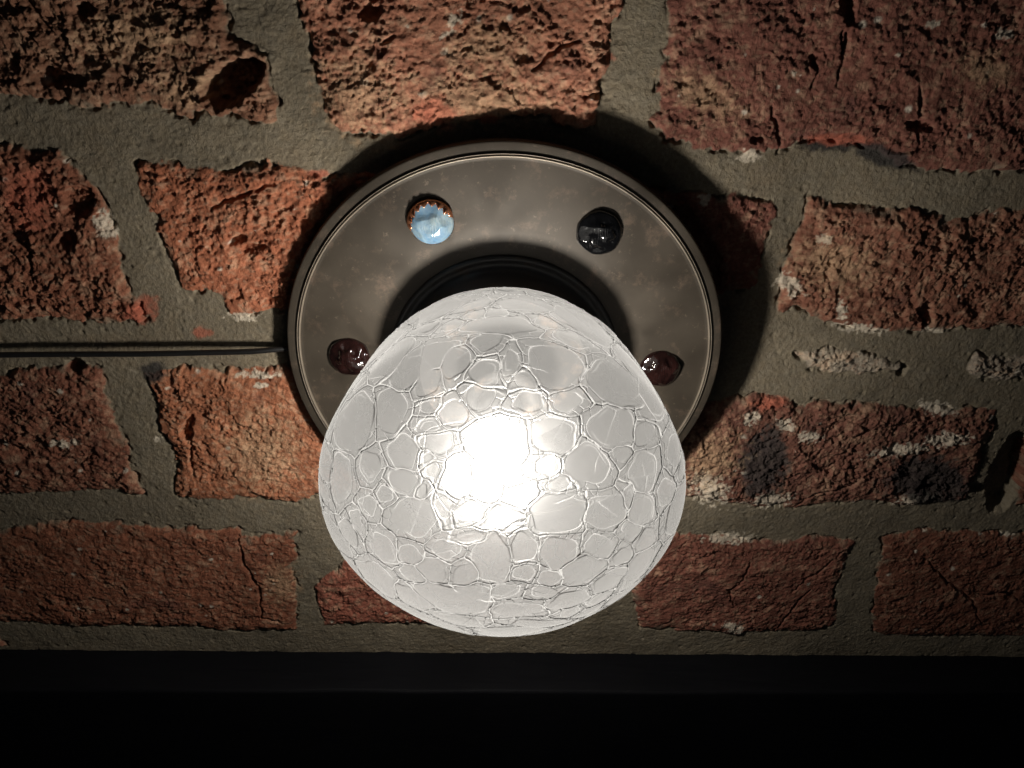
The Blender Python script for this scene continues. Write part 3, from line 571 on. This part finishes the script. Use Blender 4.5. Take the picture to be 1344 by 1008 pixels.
# gems
def gem_mesh(name, rad, height, planes, seed, lump=0., flatr=.92):
    """a pressed-glass cabochon: dome cut by random planes (axis towards -y)"""
    rng = np.random.default_rng(seed)
    nl, na = 56, 130
    t = np.linspace(.015, math.pi / 2 * 1.12, nl); a = np.linspace(0, 2 * math.pi, na, endpoint=False)
    D = np.stack([np.outer(np.sin(t), np.cos(a)), -np.repeat(np.cos(t)[:, None], na, 1), np.outer(np.sin(t), np.sin(a))], -1)
    R = np.ones((nl, na))
    for i in range(planes):
        th = math.acos(rng.uniform(.05, 1)); ph = rng.uniform(0, 6.283)
        n = np.array([math.sin(th) * math.cos(ph), -math.cos(th), math.sin(th) * math.sin(ph)])
        k = D @ n
        lim = rng.uniform(.76, .96)
        R = np.where(k > .05, np.minimum(R, lim / np.maximum(k, .05)), R)
    if lump:
        for i in range(46):
            n = rng.normal(size=3); n[1] = -abs(n[1]); n /= np.linalg.norm(n)
            w = rng.uniform(.008, .05)
            R = R * (1 + lump * np.exp(-((1 - D @ n) / w)) * rng.uniform(-1, .25))
    R = np.clip(R, .7, 1.0)
    rim = sstep(.75, .2, -D[..., 1]) * flatr              # the outline stays round, the top is chipped
    R = R * (1 - rim) + rim
    P = D * R[..., None] * np.array([rad, height, rad])
    return grid_mesh(name, P, wrap=True)

def glass(name, c1, c2, rough, bumps=.25, sss=0., spec=.5):
    N = Nodes(name)
    c = N.mix(N.ramp(N.noise(190, 4, .6), .35, .65), c1, c2)
    w = N.n('TexWave'); N.put(w.inputs['Vector'], N.obj()); N.put(w.inputs['Scale'], 420); N.put(w.inputs['Distortion'], 6.)
    hgt = N.math('ADD', N.noise(260, 3, .5), N.math('MULTIPLY', w.outputs['Fac'], N.ramp(N.noise(120, 2), .5, .62, 0, .12)))
    b = N.bsdf(Base_Color=c, Roughness=rough, Specular_IOR_Level=spec, Coat_Weight=.6, Coat_Roughness=.03, Normal=N.bump(hgt, bumps, .0012))
    if sss:
        N.put(b.inputs['Subsurface Weight'], sss); N.put(b.inputs['Subsurface Radius'], (.5, .8, 1.)); N.put(b.inputs['Subsurface Scale'], .003)
    return N.done(b.outputs[0])
M_opal = glass('milky_blue_glass', (.13, .24, .36), (.30, .38, .41), .14, .5, .5)
M_black = glass('black_glass', (.002, .002, .0022), (.004, .004, .0045), .05, .45)
M_brown = glass('brown_glass', (.007, .003, .0025), (.018, .0065, .0055), .08, .6)
M_copper = bronze('bright_copper', (.75, .30, .16), (.85, .40, .22), .9, .25)

def crown(name, rad, teeth, mat, parent, y0, y1, r2):
    """serrated setting: a ring whose inner edge is cut into teeth"""
    n = teeth * 8; a = np.linspace(0, 2 * math.pi, n, endpoint=False)
    up = sstep(-.25, .35, np.sin(a) * math.cos(.35) - np.cos(a) * math.sin(.35))      # the claws stand on the upper side only
    saw = np.abs((a * teeth / (2 * math.pi)) % 1 - .5) * 2
    saw = saw ** .8 + .25 * np.sin(a * 3)
    rows = [(rad - .0004 * (1 - up), np.full(n, 0.)), (rad + .0003 - .0007 * (1 - up), y0 * (.3 + .3 * up)), (rad - .0004 * (1 - up), y0 * (.4 + .6 * up)),
            (rad - (rad - r2) * up * (.35 + .65 * saw) - .0002, y0 * (.4 + .6 * up) + (y1 - y0) * up * (.2 + .8 * saw)), (rad - .0005 - (rad - r2) * up * (.3 + .6 * saw), y0 * (.4 + .6 * up) + (y1 - y0) * up * (.1 + .7 * saw))]
    P = np.stack([np.stack([r * np.cos(a), y, r * np.sin(a)], -1) for r, y in rows])
    return link(name, grid_mesh(name, P, wrap=True), mat, parent, smooth=False)

def gem(kind, x, z, rad, height, mat, planes, seed, lump, bez_mat, teeth, rot, label):
    g = link('gemstone', gem_mesh('gemstone', rad, height, planes, seed, lump, .6 if kind == 'brown' else .92 if kind == 'opal' else .7), mat, lamp, (x, -.0081, z), smooth=False)
    g['label'] = label
    if teeth: crown('gem_setting', rad * 1.04, teeth, bez_mat, g, -.0014, -.0034, rad * .86)
    return g
gem('opal', -.0216, .0478, .0068, .0043, M_opal, 8, 3, .045, M_copper, 17, .4, 'milky pale blue gem in a toothed copper setting')
gem('black', .0287, .0446, .0073, .0042, M_black, 22, 8, .14, M_collar, 0, 1.1, 'black faceted gem')
gem('brown', -.0512, .0016, .0072, .0042, M_brown, 14, 21, .2, M_collar, 0, .2, 'dark reddish brown gem')
gem('brown', .0518, -.0032, .0071, .0042, M_brown, 15, 34, .2, M_collar, 0, 2.0, 'darker maroon gem with ribbed chips')
